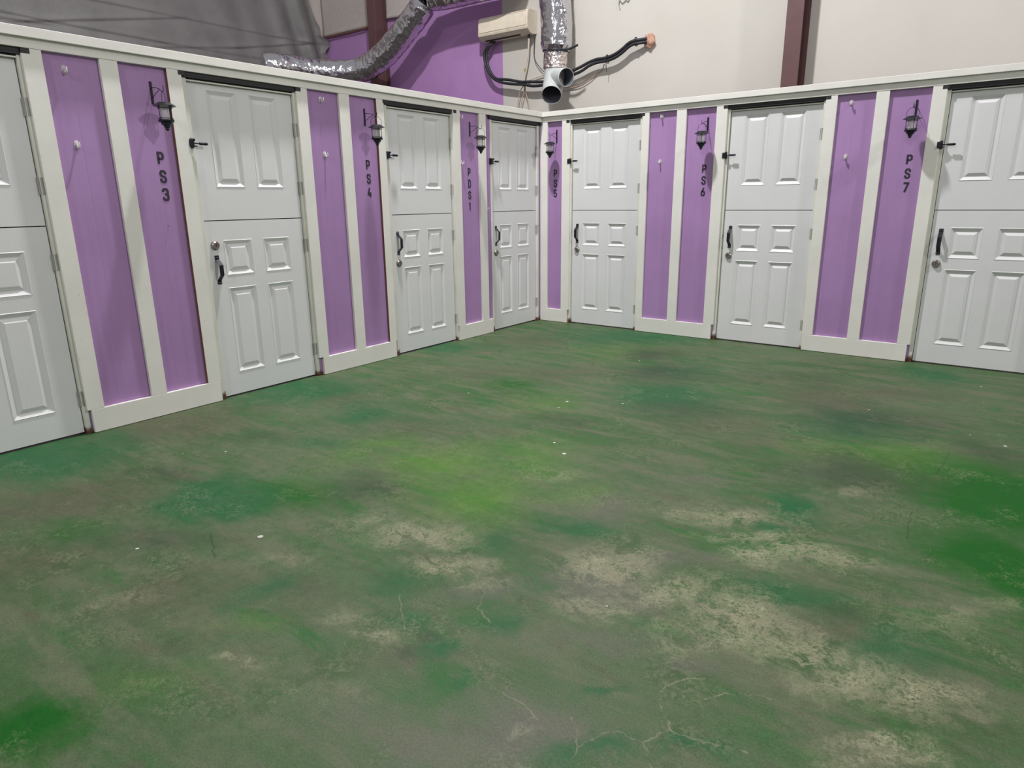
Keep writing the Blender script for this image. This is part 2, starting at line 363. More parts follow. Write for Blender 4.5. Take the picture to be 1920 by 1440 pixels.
def catmull(pts, n):
    P = [Vector(p) for p in pts]
    if len(P) == 2: return [P[0].lerp(P[1], i/n) for i in range(n+1)]
    out = []; m = len(P)-1
    for k in range(n+1):
        s = k/n*m; i = min(int(s), m-1); u = s-i
        p1, p2 = P[i], P[i+1]
        p0 = P[i-1] if i > 0 else p1*2-p2
        p3 = P[i+2] if i+2 <= m else p2*2-p1
        out.append(0.5*((2*p1)+(p2-p0)*u+(2*p0-5*p1+4*p2-p3)*u*u+(3*p1-p0-3*p2+p3)*u**3))
    return out

def tube(bm, pts, rad, seg=10, cap=True, mi=0, fn=None):
    """sweep a circle along points; rad number or function of 0..1; fn(i, j, n) -> radius factor"""
    n = len(pts); T = []
    for i in range(n):
        a = pts[max(0, i-1)]; b = pts[min(n-1, i+1)]
        d = (b-a); T.append(d.normalized() if d.length > 1e-9 else Vector((0, 0, 1)))
    up = Vector((0, 0, 1)) if abs(T[0].z) < 0.9 else Vector((1, 0, 0))
    N = (up - T[0]*up.dot(T[0])).normalized()
    rings = []
    for i in range(n):
        N = (N - T[i]*N.dot(T[i])).normalized(); B = T[i].cross(N)
        r = rad(i/(n-1)) if callable(rad) else rad
        ring = []
        for j in range(seg):
            a = 2*PI*j/seg; k = fn(i, j, pts[i]) if fn else 1.0
            ring.append(bm.verts.new(pts[i]+(N*math.cos(a)+B*math.sin(a))*r*k))
        rings.append(ring)
    for a, b in zip(rings, rings[1:]):
        for j in range(seg):
            k = (j+1) % seg
            bm.faces.new((a[j], a[k], b[k], b[j])).material_index = mi
    if cap:
        for ring, rev in ((rings[0], True), (rings[-1], False)):
            bm.faces.new(list(reversed(ring)) if rev else ring).material_index = mi
    return bm

def wire(bm, pts, r, n=None, seg=8, mi=0):
    return tube(bm, catmull(pts, n or max(8, 6*(len(pts)-1))), r, seg, True, mi)

def holed(bm, x0, x1, z0, z1, holes, y, mi=0, thick=None):
    """flat sheet facing -y with rectangular openings"""
    xs = sorted(set([x0, x1]+[v for h in holes for v in (h[0], h[1]) if x0 <= v <= x1]))
    zs = sorted(set([z0, z1]+[v for h in holes for v in (h[2], h[3]) if z0 <= v <= z1]))
    V = {}
    def vert(x, z):
        k = (round(x, 5), round(z, 5))
        if k not in V: V[k] = bm.verts.new((x, y, z))
        return V[k]
    for a, b in zip(xs, xs[1:]):
        for c, d in zip(zs, zs[1:]):
            mx, mz = (a+b)/2, (c+d)/2
            if any(h[0] < mx < h[1] and h[2] < mz < h[3] for h in holes): continue
            bm.faces.new((vert(a, c), vert(b, c), vert(b, d), vert(a, d))).material_index = mi
    return V

# local frame of a partition: +x to the right along the wall, -y out into the room, z up
RZ = {'left': PI/2, 'right': 0.0}
def put(o, side, u, z=0.0, n=0.0):
    o.rotation_euler = (0, 0, RZ[side])
    o.location = (n, u, z) if side == 'left' else (u, -n, z)
    return o

W = 0.7543           # door leaf width
DOORS = {'left': [-5.470, -3.821, -2.178, -0.835], 'right': [0.387, 2.017, 3.654]}
REC = -0.020         # the doors sit a little behind the panels
SPLIT = 1.1957

# ------------------------------------------------------------------ shell
bm = bmesh.new(); box(bm, -5.9, 8.5, -8.5, 2.1, -0.12, 0.0)
tag(obj('floor', bm, M['floor']), 'stained green and brown concrete floor', 'floor', kind='structure')

bm = bmesh.new(); box(bm, -5.9, 8.5, 1.9, 2.05, 0.0, 6.5)
tag(obj('wall_back', bm, M['backwall']), 'tall outer wall behind the stalls, cream to the right and purple to the left', 'wall', kind='structure')
bm = bmesh.new(); box(bm, -5.9, -5.75, -8.5, 1.9, 0.0, 6.5)
tag(obj('wall_side', bm, M['facing']), 'tall outer side wall hidden behind grey insulation sheeting', 'wall', kind='structure')

def partition(side, u0, u1):
    bm = bmesh.new()
    holes = [(d-0.0305, d+W+0.0305, -1, 2.0835) for d in DOORS[side]]
    V = holed(bm, u0, u1, 0.0, 2.14, holes, 0.002)
    r = bmesh.ops.extrude_face_region(bm, geom=list(bm.faces))
    for v in r['geom']:
        if isinstance(v, bmesh.types.BMVert): v.co.y += 0.012
    o = obj('wall_'+side, bm, M['purple']); put(o, side, 0)
    return tag(o, 'purple panelled stall front on the %s, between the white boards' % side, 'wall', kind='structure')
partition('left', -7.8, -0.0)
partition('right', 0.016, 7.0)

# boards: (side, from, to)
tn = [0]
def board(side, a, b, z0, z1, front=0.022, back=0.0, mat='trim', name=None, label='', bev=0.002, edge=None):
    bm = bmesh.new()
    w = b-a
    box(bm, -w/2, w/2, -front, -back+0.0005, 0, z1-z0, bev)
    mats = [M[mat]]
    if edge:
        mats.append(M['bare'])
        bm.normal_update()
        for f in bm.faces:
            if f.calc_center_median().x < -w/2+0.0012 and abs(f.normal.x) > 0.9: f.material_index = 1
    if name is None:
        tn[0] += 1; name = 'trim_%d' % tn[0]
    o = obj(name, bm, mats); put(o, side, (a+b)/2, z0)
    return tag(o, label, 'board' if not name.startswith('base') else 'baseboard', kind='structure')

SG = {('left', 0): 'leftmost door, cut by the photo edge', ('left', 1): 'PS3 door', ('left', 2): 'PS4 door', ('left', 3): 'PDS1 corner door',
      ('right', 0): 'PS5 door', ('right', 1): 'PS6 door', ('right', 2): 'PS7 door'}
TB = 0.1425
for a, b, lab, ed in [
    (-5.59, -5.497, 'upright white board at the latch side of the leftmost door', 0),
    (-4.695, -4.601, 'upright white board at the hinge side of the leftmost door', 0),
    (-4.322, -4.226, 'upright white board between two purple panels left of the PS3 lettering', 0),
    (-3.951, -3.861, 'upright white board at the latch side of the PS3 door', 1),
    (-3.045, -2.952, 'upright white board at the hinge side of the PS3 door', 0),
    (-2.673, -2.575, 'upright white board between two purple panels left of the PS4 lettering', 0),
    (-2.307, -2.228, 'upright white board at the latch side of the PS4 door', 1),
    (-1.412, -1.316, 'upright white board at the hinge side of the PS4 door', 0),
    (-1.049, -0.949, 'upright white board just right of the PDS1 lettering', 0)]:
    board('left', a, b, TB, 2.0825, label=lab, edge=ed)
for a, b, lab in [
    (0.002, 0.093, 'upright white board in the corner, left of the PS5 lettering'),
    (0.273, 0.370, 'upright white board at the latch side of the PS5 door'),
    (1.175, 1.247, 'upright white board at the hinge side of the PS5 door'),
    (1.521, 1.615, 'upright white board between two purple panels left of the PS6 lettering'),
    (1.894, 1.992, 'upright white board at the latch side of the PS6 door'),
    (2.794, 2.880, 'upright white board at the hinge side of the PS6 door'),
    (3.157, 3.249, 'upright white board between two purple panels left of the PS7 lettering'),
    (4.800, 4.890, 'upright white board right of the far right door'),
    (3.532, 3.625, 'upright white board at the latch side of the PS7 door'),
    (4.430, 4.520, 'upright white board at the hinge side of the PS7 door')]:
    board('right', a, b, TB, 2.0825, label=lab)
for a, b, lab in [(-4.674, -3.864, 'white baseboard between the leftmost door and the PS3 door'),
                  (-3.008, -2.236, 'white baseboard between the PS3 door and the PS4 door'),
                  (-1.404, -0.884, 'short white baseboard under the PDS1 lettering')]:
    board('left', a, b, 0.003, TB-0.0005, 0.0225, name='baseboard_left', label=lab)
for a, b, lab in [(0.002, 0.352, 'short white baseboard in the corner under the PS5 lettering'),
                  (1.178, 1.972, 'white baseboard between the PS5 door and the PS6 door'),
                  (2.800, 3.606, 'white baseboard between the PS6 door and the PS7 door'),
                  (4.440, 7.0, 'white baseboard beyond the PS7 door')]:
    board('right', a, b, 0.003, TB-0.0005, 0.0225, name='baseboard_right', label=lab)
board('left', -7.8, -0.024, 2.083, 2.1315, 0.024, mat='rail', label='white rail board along the top of the left stall fronts')
board('right', 0.0005, 7.0, 2.083, 2.1315, 0.024, mat='rail', label='white rail board along the top of the right stall fronts')
board('left', -7.8, -0.0455, 2.132, 2.181, 0.046, -0.09, mat='rail', label='thick white cap rail on top of the left stall fronts')
board('right', -0.09, 7.0, 2.132, 2.179, 0.045, -0.09, mat='rail', label='thick white cap rail on top of the right stall fronts')

# ------------------------------------------------------------------ dutch doors
PANX = [(0.1225, 0.3315), (0.4225, 0.6315)]
def leaf(z0, z1, panels, w=W):
    bm = bmesh.new()
    holes = [(a, b, c, d) for (a, b) in PANX for (c, d) in panels]
    holed(bm, 0, w, z0, z1, holes, 0.0)
    prof = [(0.0, 0.0), (0.0035, -0.0025), (0.007, 0.0), (0.026, 0.0105), (0.031, 0.0105), (0.054, 0.0005)]
    for (a, b, c, d) in holes:
        rings = []
        for (i, y) in prof:
            rings.append([bm.verts.new(p) for p in ((a+i, y, c+i), (b-i, y, c+i), (b-i, y, d-i), (a+i, y, d-i))])
        for r0, r1 in zip(rings, rings[1:]):
            for k in range(4):
                bm.faces.new((r0[k], r0[(k+1) % 4], r1[(k+1) % 4], r1[k]))
        bm.faces.new(rings[-1])
    # sides and back
    t = 0.044
    for q in (((0,0,z0),(0,0,z1),(0,t,z1),(0,t,z0)), ((w,0,z0),(w,t,z0),(w,t,z1),(w,0,z1)),
              ((0,0,z1),(w,0,z1),(w,t,z1),(0,t,z1)), ((0,0,z0),(0,t,z0),(w,t,z0),(w,0,z0)), ((0,t,z0),(0,t,z1),(w,t,z1),(w,t,z0))):
        bm.faces.new([bm.verts.new(p) for p in q])
    bmesh.ops.remove_doubles(bm, verts=bm.verts, dist=1e-5)
    return bm

def handle_bm(L=0.2):
    bm = bmesh.new(); hw = 0.0145; t = 0.0045
    prof = [(0, 0.0), (0.026, 0.0), (0.062, 0.042), (L-0.062, 0.042), (L-0.026, 0.0), (L, 0.0)]
    outer = []
    for i, (z, n) in enumerate(prof):
        outer.append((z, n))
    f = []
    for z, n in outer:
        f.append([bm.verts.new((s*hw, -n-t, z)) for s in (-1, 1)]+[bm.verts.new((s*hw, -n, z)) for s in (1, -1)])
    for a, b in zip(f, f[1:]):
        for k in range(4): bm.faces.new((a[k], a[(k+1) % 4], b[(k+1) % 4], b[k]))
    bm.faces.new(f[0]); bm.faces.new(list(reversed(f[-1])))
    bmesh.ops.recalc_face_normals(bm, faces=bm.faces)
    bmesh.ops.bevel(bm, geom=[e for e in bm.edges], offset=0.001, segments=1, affect='EDGES')
    return bm

def ylathe(bm, prof, seg=24, x=0, z=0):
    """turned shape whose axis points out of the wall; prof = (radius, distance out)"""
    b2 = bmesh.new(); lathe(b2, prof, seg)
    me = bpy.data.meshes.new('tmp'); b2.to_mesh(me); b2.free()
    n0 = len(bm.verts); bm.from_mesh(me); bpy.data.meshes.remove(me)
    bm.verts.ensure_lookup_table()
    for v in bm.verts[n0:]:
        c = v.co.copy(); v.co = Vector((x+c.x, -c.z, z+c.y))
    return bm

door_kind = {}
def make_door(style):
    key = 'hi' if style == 'high' else 'lo'
    t = thing('door_1', '', 'door', kind='structure')
    obj('upper_leaf', leaf(SPLIT+0.003, 2.030, [(1.407, 1.998)]), M['door'], t)
    lo = obj('lower_leaf', leaf(0.012, SPLIT-0.003, [(0.165, 0.752), (0.836, 1.068)]), M['door'], t)
    # frame: two side jambs and a head
    bm = bmesh.new(); g = 0.0045
    box(bm, -0.031, -g, -0.0215, 0.06, 0.0, 2.0495, 0.0015); box(bm, W+g, W+0.031, -0.0215, 0.06, 0.0, 2.0495, 0.0015)
    box(bm, -g, W+g, -0.0205, 0.06, 2.033, 2.0415, 0.0015)
    box(bm, -g, 0.012, 0.046, 0.06, 0.0, 2.033); box(bm, W-0.012, W+g, 0.046, 0.06, 0.0, 2.033)  # stops behind the leaf, added to keep light out of the side gaps
    obj('jamb', bm, M['jamb'], t)
    bm = bmesh.new(); box(bm, 0.012, W-0.012, 0.0445, 0.056, SPLIT-0.04, SPLIT+0.04, 0.001)  # unseen dark strip behind the leaves, added to block light through the split
    obj('split_light_block', bm, M['dark'], t)
    # dark ribbed blocks standing in for the dark gap over the head
    bm = bmesh.new()
    box(bm, -0.030, W+0.030, -0.012, 0.05, 2.0505, 2.0825)
    box(bm, -g, W+g, -0.006, 0.05, 2.0417, 2.0505)
    box(bm, -0.0605, W+0.0605, -0.0300, -0.0222, 2.051, 2.0825)
    box(bm, -0.0605, -0.020, -0.0432, -0.0300, 2.057, 2.0825); box(bm, W+0.020, W+0.0605, -0.0432, -0.0300, 2.057, 2.0825)
    box(bm, -0.034, W+0.034, -0.0325, -0.0300, 2.062, 2.065)
    box(bm, -0.030, W+0.030, -0.020, -0.010, 2.046, 2.0485)
    obj('header_gap_fill', bm, M['dark'], t)
    for i, hz in enumerate((1.80, 1.405, 1.0, 0.215)):
        bm = bmesh.new()
        ln = 0.09
        b2 = bmesh.new(); lathe(b2, [(0, -ln/2), (0.006, -ln/2), (0.006, -ln/6), (0.0052, -ln/6), (0.0052, ln/6), (0.006, ln/6), (0.006, ln/2), (0, ln/2)], 10, W+0.0015, -0.010)
        me = bpy.data.meshes.new('tmp'); b2.to_mesh(me); b2.free(); bm.from_mesh(me); bpy.data.meshes.remove(me)
        box(bm, W+0.0085, W+0.020, -0.0232, -0.0214, -ln/2, ln/2)
        h = obj('hinge', bm, M['hinge'], t, True); h.location = (0, 0, hz)
    hz0, hz1, dz = (0.782, 0.972, 1.037) if key == 'hi' else (0.862, 1.058, 0.792)
    hd = obj('pull_handle', handle_bm(hz1-hz0), M['blackmetal'], t); hd.location = (0.063, 0, hz0)
    for zz in (0.012, hz1-hz0-0.012):
        for sx in (-0.0065, 0.0065):
            bm = bmesh.new(); ylathe(bm, [(0, 0.0062), (0.0022, 0.0058), (0.003, 0.0046), (0, 0.0046)], 10, sx, zz)
            obj('screw', bm, M['screw'], hd, True)
    bm = bmesh.new()
    ylathe(bm, [(0, 0.0), (0.0305, 0.0), (0.0305, 0.004), (0.029, 0.008), (0.024, 0.015), (0.021, 0.018), (0.0185, 0.018), (0.0175, 0.015), (0, 0.015)], 28)
    db = obj('deadbolt', bm, M['nickel'], t, True); db.location = (0.062, 0, dz)
    bm = bmesh.new(); box(bm, -0.0022, 0.0022, -0.0165, -0.0145, -0.008, 0.008)
    obj('keyhole', bm, M['slot'], db)
    return t

DL = [('left', 0, 'white dutch door at the far left, cut by the photo edge'),
      ('left', 1, 'white dutch door to the right of the PS3 lettering, deadbolt above its handle'),
      ('left', 2, 'white dutch door to the right of the PS4 lettering, handle above the deadbolt'),
      ('left', 3, 'narrow-looking white dutch door beside the corner, right of the PDS1 lettering'),
      ('right', 0, 'white dutch door beside the corner, right of the PS5 lettering'),
      ('right', 1, 'white dutch door between the PS6 lettering and the panel with two hooks'),
      ('right', 2, 'white dutch door at the far right, right of the PS7 lettering')]
lowdoor = make_door('low'); highdoor = make_door('high')
usedlow = False
for k, (side, i, lab) in enumerate(DL):
    if (side, i) == ('left', 1): d = highdoor
    elif not usedlow: d = lowdoor; usedlow = True
    else: d = dup(lowdoor)
    d.name = 'door_%d' % (k+1); d['label'] = lab
    put(d, side, DOORS[side][i], 0, REC)

# ------------------------------------------------------------------ swing-bar latches by the upper leaves
def make_latch():
    t = thing('door_latch', '', 'latch', group='black latches on the stall doors')
    bm = bmesh.new()
    box(bm, -0.048, -0.010, -0.026, -0.0222, -0.029, 0.029, 0.001)
    box(bm, -0.046, -0.014, -0.048, -0.026, -0.025, 0.022, 0.004)
    box(bm, -0.020, -0.012, -0.056, -0.026, 0.012, 0.026, 0.002)
    box(bm, -0.020, 0.004, -0.044, -0.030, -0.021, -0.013, 0.002)
    obj('latch_body', bm, M['blackmetal'], t)
    bm = bmesh.new()
    wire(bm, [(-0.018, -0.038, 0.0), (0.012, -0.040, -0.001), (0.024, -0.040, -0.001)], 0.0042, 8)
    tube(bm, catmull([(0.022, -0.040, -0.001), (0.045, -0.041, -0.001), (0.074, -0.041, -0.001)], 10), lambda s: 0.0088 if s < 0.93 else 0.006, 10)
    obj('lever', bm, M['blackmetal'], t, True)
    return t
lt = make_latch()
for j, (side, i) in enumerate([('left', 1), ('left', 2), ('left', 3), ('right', 0), ('right', 1), ('right', 2)]):
    o = lt if j == 0 else dup(lt)
    nm = {('left', 1): 'PS3', ('left', 2): 'PS4', ('left', 3): 'PDS1', ('right', 0): 'PS5', ('right', 1): 'PS6', ('right', 2): 'PS7'}[(side, i)]
    o['label'] = 'black lever latch on the upper half of the door right of the %s lettering' % nm
    put(o, side, DOORS[side][i], 1.669 if (side, i) != ('right', 0) else 1.686, REC)

# ------------------------------------------------------------------ lanterns on brackets
def make_bracket():
    t = thing('lantern_bracket', '', 'bracket', group='black wall brackets holding the lanterns')
    bm = bmesh.new(); box(bm, -0.0065, 0.0065, -0.004, 0.0018, 0, 0.125, 0.0008); obj('mounting_plate', bm, M['blackmetal'], t)
    bm = bmesh.new()
    wire(bm, [(0, -0.002, 0.090), (0, -0.05, 0.086), (0, -0.098, 0.074), (0, -0.118, 0.061), (0, -0.128, 0.057), (0, -0.139, 0.063), (0, -0.143, 0.078), (0, -0.139, 0.09)], 0.0021, 40)
    obj('hook_arm', bm, M['blackmetal'], t, True)
    bm = bmesh.new(); wire(bm, [(0, -0.002, 0.032), (0, -0.045, 0.052), (0, -0.098, 0.0725)], 0.0018, 10)
    obj('brace', bm, M['blackmetal'], t, True)
    return t
def make_lantern():
    t = thing('lantern', '', 'lantern', group='black hanging lanterns on the stall fronts')
    bm = bmesh.new()
    lathe(bm, [(0.0, 0.158), (0.018, 0.1575), (0.034, 0.155), (0.041, 0.150), (0.0625, 0.1365), (0.0632, 0.1345), (0.060, 0.1345), (0.040, 0.142), (0.0, 0.145)], 32)
    obj('roof_cap', bm, M['roofmetal'], t, True)
    bm = bmesh.new()
    for k in range(4):
        a = PI/4*0.55+k*PI/2
        x, y = 0.038*math.cos(a), 0.038*math.sin(a)
        tube(bm, [Vector((x, y, 0.058)), Vector((x*1.02, y*1.02, 0.141))], 0.0022, 6)
    for z in (0.067, 0.124):
        ring = [Vector((0.0395*math.cos(2*PI*i/28), 0.0395*math.sin(2*PI*i/28), z)) for i in range(29)]
        tube(bm, ring, 0.0019, 6, False)
    obj('cage', bm, M['blackmetal'], t, True)
    bm = bmesh.new(); lathe(bm, [(0.0, 0.061), (0.023, 0.061), (0.0245, 0.075), (0.025, 0.13), (0.025, 0.1415), (0.0, 0.1415)], 24)
    obj('glass', bm, M['glass'], t, True)
    bm = bmesh.new(); lathe(bm, [(0.0, 0.060), (0.043, 0.060), (0.044, 0.056), (0.040, 0.047), (0.029, 0.044), (0.0285, 0.033), (0.018, 0.029), (0.0175, 0.019), (0.0105, 0.017), (0.0115, 0.009), (0.007, 0.002), (0, 0.0)], 24)
    obj('finial_base', bm, M['blackmetal'], t, True)
    bm = bmesh.new()
    pts = [(0.036, 0, 0.150)]+[(0.040*math.cos(a), 0, 0.170+0.047*math.sin(a)) for a in [PI*k/10 for k in range(0, 11)]]+[(-0.036, 0, 0.150)]
    wire(bm, pts, 0.0014, 40, 6)
    obj('bail_wire', bm, M['blackmetal'], t, True)
    return t
LN = [('left', -4.046, 'PS3'), ('left', -2.415, 'PS4'), ('left', -1.159, 'PDS1'), ('right', 0.196, 'PS5'), ('right', 1.812, 'PS6'), ('right', 3.437, 'PS7')]
br = make_bracket(); ln = make_lantern()
for j, (side, u, nm) in enumerate(LN):
    b = br if j == 0 else dup(br); b['label'] = 'black triangular wall bracket above the %s lettering' % nm
    put(b, side, u, 1.876)
    l = ln if j == 0 else dup(ln); l['label'] = 'black hanging lantern with a pale glass above the %s lettering' % nm
    put(l, side, u, 1.7195, 0.1285)
    l.rotation_euler.z = {'PS3': -0.25, 'PS4': 0.82, 'PDS1': 0.68, 'PS5': -1.0, 'PS6': -0.1, 'PS7': 0.1}[nm]

# ------------------------------------------------------------------ stall numbers, one stuck letter each
GL = {
 'P': [[(0,0),(0,1),(.72,1),(1,.87),(1,.58),(.72,.45),(0,.45)]],
 'S': [[(1,.70),(1,.87),(.75,1),(.25,1),(0,.87),(0,.68),(.16,.57),(.84,.43),(1,.32),(1,.13),(.75,0),(.25,0),(0,.13),(0,.30)]],
 'D': [[(0,-.07),(0,1),(.7,1),(1,.86),(1,.14),(.7,0),(0,0)]],
 '3': [[(0,.76),(0,.88),(.22,1),(.78,1),(1,.87),(1,.62),(.82,.52),(.35,.52)],[(.82,.52),(1,.42),(1,.13),(.78,0),(.22,0),(0,.12),(0,.25)]],
 '4': [[(.55,1.07),(0,.33),(0,.24),(1.15,.24)],[(.74,.56),(.74,-.07)]],
 '1': [[(.05,.86),(.55,1),(.55,-.07)]],
 '5': [[(1.1,1),(0,1),(0,.56),(.72,.56),(1,.44),(1,.13),(.75,0),(.25,0),(0,.13),(0,.24)]],
 '6': [[(.75,1.05),(.1,.5),(0,.36),(0,.13),(.25,0),(.75,0),(1,.13),(1,.42),(.75,.54),(.15,.54)]],
 '7': [[(-.12,1),(1,1),(1,.95),(.32,-.07)]],
}
def stroke(bm, pts, t, th):
    P = [Vector((p[0], p[1])) for p in pts]; n = len(P); L = []; R = []
    for i in range(n):
        d0 = (P[i]-P[i-1]).normalized() if i > 0 else None
        d1 = (P[i+1]-P[i]).normalized() if i < n-1 else None
        if d0 is None: d0 = d1
        if d1 is None: d1 = d0
        n0 = Vector((-d0.y, d0.x)); n1 = Vector((-d1.y, d1.x)); m = (n0+n1)
        m = m.normalized() if m.length > 1e-6 else n0
        k = t/2/max(0.5, m.dot(n0)); L.append(P[i]+m*k); R.append(P[i]-m*k)
    F = [[bm.verts.new((p.x, -th, p.y)) for p in S] for S in (L, R)]
    B = [[bm.verts.new((p.x, 0, p.y)) for p in S] for S in (L, R)]
    for i in range(n-1):
        bm.faces.new((F[0][i], F[1][i], F[1][i+1], F[0][i+1])); bm.faces.new((B[0][i], B[0][i+1], B[1][i+1], B[1][i]))
        bm.faces.new((F[0][i], F[0][i+1], B[0][i+1], B[0][i])); bm.faces.new((F[1][i+1], F[1][i], B[1][i], B[1][i+1]))
    bm.faces.new((F[0][0], B[0][0], B[1][0], F[1][0])); bm.faces.new((F[0][-1], F[1][-1], B[1][-1], B[0][-1]))
def glyph(ch, w=0.041, h=0.076, t=0.0132):
    bm = bmesh.new()
    for k, s in enumerate(GL[ch]):
        stroke(bm, [(-w/2+t/2+x*(w-t), t/2+y*(h-t)) for x, y in s], t, 0.0018+0.0002*k)
    return bm
TXT = [('left', -4.046, 'PS3', 1.534, 0.1055), ('left', -2.411, 'PS4', 1.547, 0.1045), ('left', -1.181, 'PDS1', 1.523, 0.1033),
       ('right', 0.181, 'PS5', 1.534, 0.102), ('right', 1.804, 'PS6', 1.523, 0.1005), ('right', 3.438, 'PS7', 1.534, 0.102)]
for side, u, s, z, dz in TXT:
    t = thing('stall_number', 'black vertical lettering reading %s on the purple panel' % s, 'lettering', group='stall numbers below the lanterns')
    put(t, side, u, z, -0.002)
    for k, ch in enumerate(s):
        o = obj('letter' if ch.isalpha() else 'numeral', glyph(ch), M['letter'], t); o.location = (0, 0, -dz*k)

# ------------------------------------------------------------------ clear stick-on hooks
def make_hook():
    t = thing('wall_hook', '', 'hook', group='clear stick-on hooks on the purple panels')
    bm = bmesh.new(); ylathe(bm, [(0, 0.0), (0.015, 0.0), (0.015, 0.002), (0.012, 0.0045), (0, 0.005)], 24)
    for v in bm.verts: v.co.z *= 1.55
    obj('adhesive_base', bm, M['clear'], t, True)
    bm = bmesh.new()
    tube(bm, catmull([(0, -0.003, 0.006), (0, -0.010, -0.006), (0, -0.020, -0.016), (0, -0.031, -0.011), (0, -0.033, 0.003), (0, -0.031, 0.011)], 24), lambda s: 0.0062-0.0016*s, 10)
    obj('hook_arm', bm, M['clear'], t, True)
    return t
HK = [('left', -4.498, 2.005, 'upper clear hook on the purple panel beside the leftmost door'),
      ('left', -4.498, 1.625, 'lower clear hook on the purple panel beside the leftmost door'),
      ('left', -2.822, 2.025, 'upper clear hook on the purple panel between the PS3 door and the PS4 lettering'),
      ('left', -2.822, 1.645, 'lower clear hook on the purple panel between the PS3 door and the PS4 lettering'),
      ('left', -1.290, 2.035, 'upper clear hook beside the board left of the PDS1 lettering'),
      ('left', -1.290, 1.642, 'lower clear hook beside the board left of the PDS1 lettering'),
      ('left', -0.929, 1.230, 'single clear hook on the narrow purple strip beside the corner door'),
      ('right', 1.368, 2.040, 'upper clear hook on the purple panel right of the PS5 door'),
      ('right', 1.366, 1.639, 'lower clear hook on the purple panel right of the PS5 door'),
      ('right', 2.981, 2.018, 'upper clear hook on the purple panel right of the PS6 door'),
      ('right', 2.981, 1.612, 'lower clear hook on the purple panel right of the PS6 door')]
hk = make_hook()
for j, (side, u, z, lab) in enumerate(HK):
    o = hk if j == 0 else dup(hk); o['label'] = lab
    put(o, side, u, z, -0.002)
    if u == -0.929: o.scale = (0.7, 0.7, 0.7)

# small nail under the PS3 lettering
bm = bmesh.new(); ylathe(bm, [(0, 0.0), (0.0015, 0.0), (0.0015, 0.012), (0.004, 0.0125), (0.004, 0.014), (0, 0.0145)], 10)
o = obj('nail', bm, M['screw'], None, True); put(o, 'left', -4.056, 1.182, -0.002)
tag(o, 'small bright nail in the purple panel below the PS3 lettering', 'nail')

# ------------------------------------------------------------------ outer building: columns, sheeting
def column(x0, x1, lab):
    bm = bmesh.new(); xm = (x0+x1)/2
    box(bm, x0, x1, 1.63, 1.642, 0.0, 6.4, 0.001); box(bm, xm-0.004, xm+0.004, 1.642, 1.886, 0.0, 6.4)
    box(bm, x0, x1, 1.886, 1.8985, 0.0, 6.4, 0.001)
    tag(obj('steel_column', bm, M['column']), lab, 'column', 'maroon steel columns on the outer wall')
column(-4.376, -4.216, 'maroon steel column crossed by the silver duct at the left')
column(1.930, 2.096, 'maroon steel column on the cream wall above the PS6 door')

def sheet(name, us, vs, f, mat, lab, cat, thick=0.012, norm=(1, 0, 0)):
    bm = bmesh.new()
    V = [[bm.verts.new(f(u, v)) for v in vs] for u in us]
    for i in range(len(us)-1):
        for j in range(len(vs)-1):
            bm.faces.new((V[i][j], V[i+1][j], V[i+1][j+1], V[i][j+1]))
    bmesh.ops.recalc_face_normals(bm, faces=bm.faces)
    o = obj(name, bm, mat, None, True, False)
    md = o.modifiers.new('thickness', 'SOLIDIFY'); md.thickness = thick; md.offset = 0
    return tag(o, lab, cat)

def seg_d(y, z, y0, z0, y1, z1):
    dx, dz = y1-y0, z1-z0; L2 = dx*dx+dz*dz
    s = ((y-y0)*dx+(z-z0)*dz)/L2
    over = max(0, -s, s-1)*math.sqrt(L2); s = min(1, max(0, s))
    d = (-(y-y0)*dz+(z-z0)*dx)/math.sqrt(L2)
    return d, over
CREASE = [(-2.85,3.49,-1.0,3.46,0.022),(-1.8,3.82,1.5,3.83,0.02),(-2.6,3.43,-0.75,3.80,0.024),(-1.0,3.392,0.2,3.57,0.02),(0.2,3.57,1.62,3.85,0.024),(-0.9,3.46,1.2,3.47,0.016),(-3.0,3.42,-2.4,3.44,0.02)]
def insul(y, z):
    x = -5.67+0.035*noise.noise(Vector((y*0.9, z*0.7, 3.1)))
    k = max(0, min(1, (y+0.2)/1.8))
    x += k*0.055*math.sin((y+0.28*(z-3.5))*13+1.2*noise.noise(Vector((y*1.5, z, 0))))*(0.4+0.6*k)
    for (y0, z0, y1, z1, a) in CREASE:
        d, ov = seg_d(y, z, y0, z0, y1, z1)
        if ov < 0.25:
            w = 1-ov/0.25
            x += 0.26*w*a*(math.exp(-(d/0.045)**2) if d > 0 else 1.0-2.0*min(1.0, -d/0.02) if d > -0.02 else -math.exp(-((d+0.02)/0.05)**2))
    # right-hand edge, ragged where it meets the back wall
    return (x, y, z)
def edge_y(z):
    pts = [(0, 1.80), (3.45, 1.83), (3.6, 1.845), (3.73, 1.80), (3.83, 1.86), (3.9, 1.84), (3.98, 1.74), (4.1, 1.72), (4.2, 1.66), (4.5, 1.56), (6.4, 1.4)]
    for (a, b), (c, d) in zip(pts, pts[1:]):
        if a <= z <= c: return b+(d-b)*(z-a)/(c-a)
    return 1.4
NY, NZ = 520, 150
ys = [i/NY for i in range(NY+1)]; zs = [2.2+0.9*j/20 for j in range(20)]+[3.1+1.8*j/NZ for j in range(NZ+1)]
def insul_f(s, z):
    e = edge_y(z); y = -6.0+(e+6.0)*(1-(1-s)**1.35)
    p = insul(y, z)
    curl = max(0, 1-(e-y)/0.10)
    return (p[0]+0.03*curl*curl, y, z)
sheet('insulation_sheet', ys, zs, insul_f, M['insul'], 'grey wrinkled insulation sheeting hanging on the outer wall at upper left', 'sheeting', 0.01)

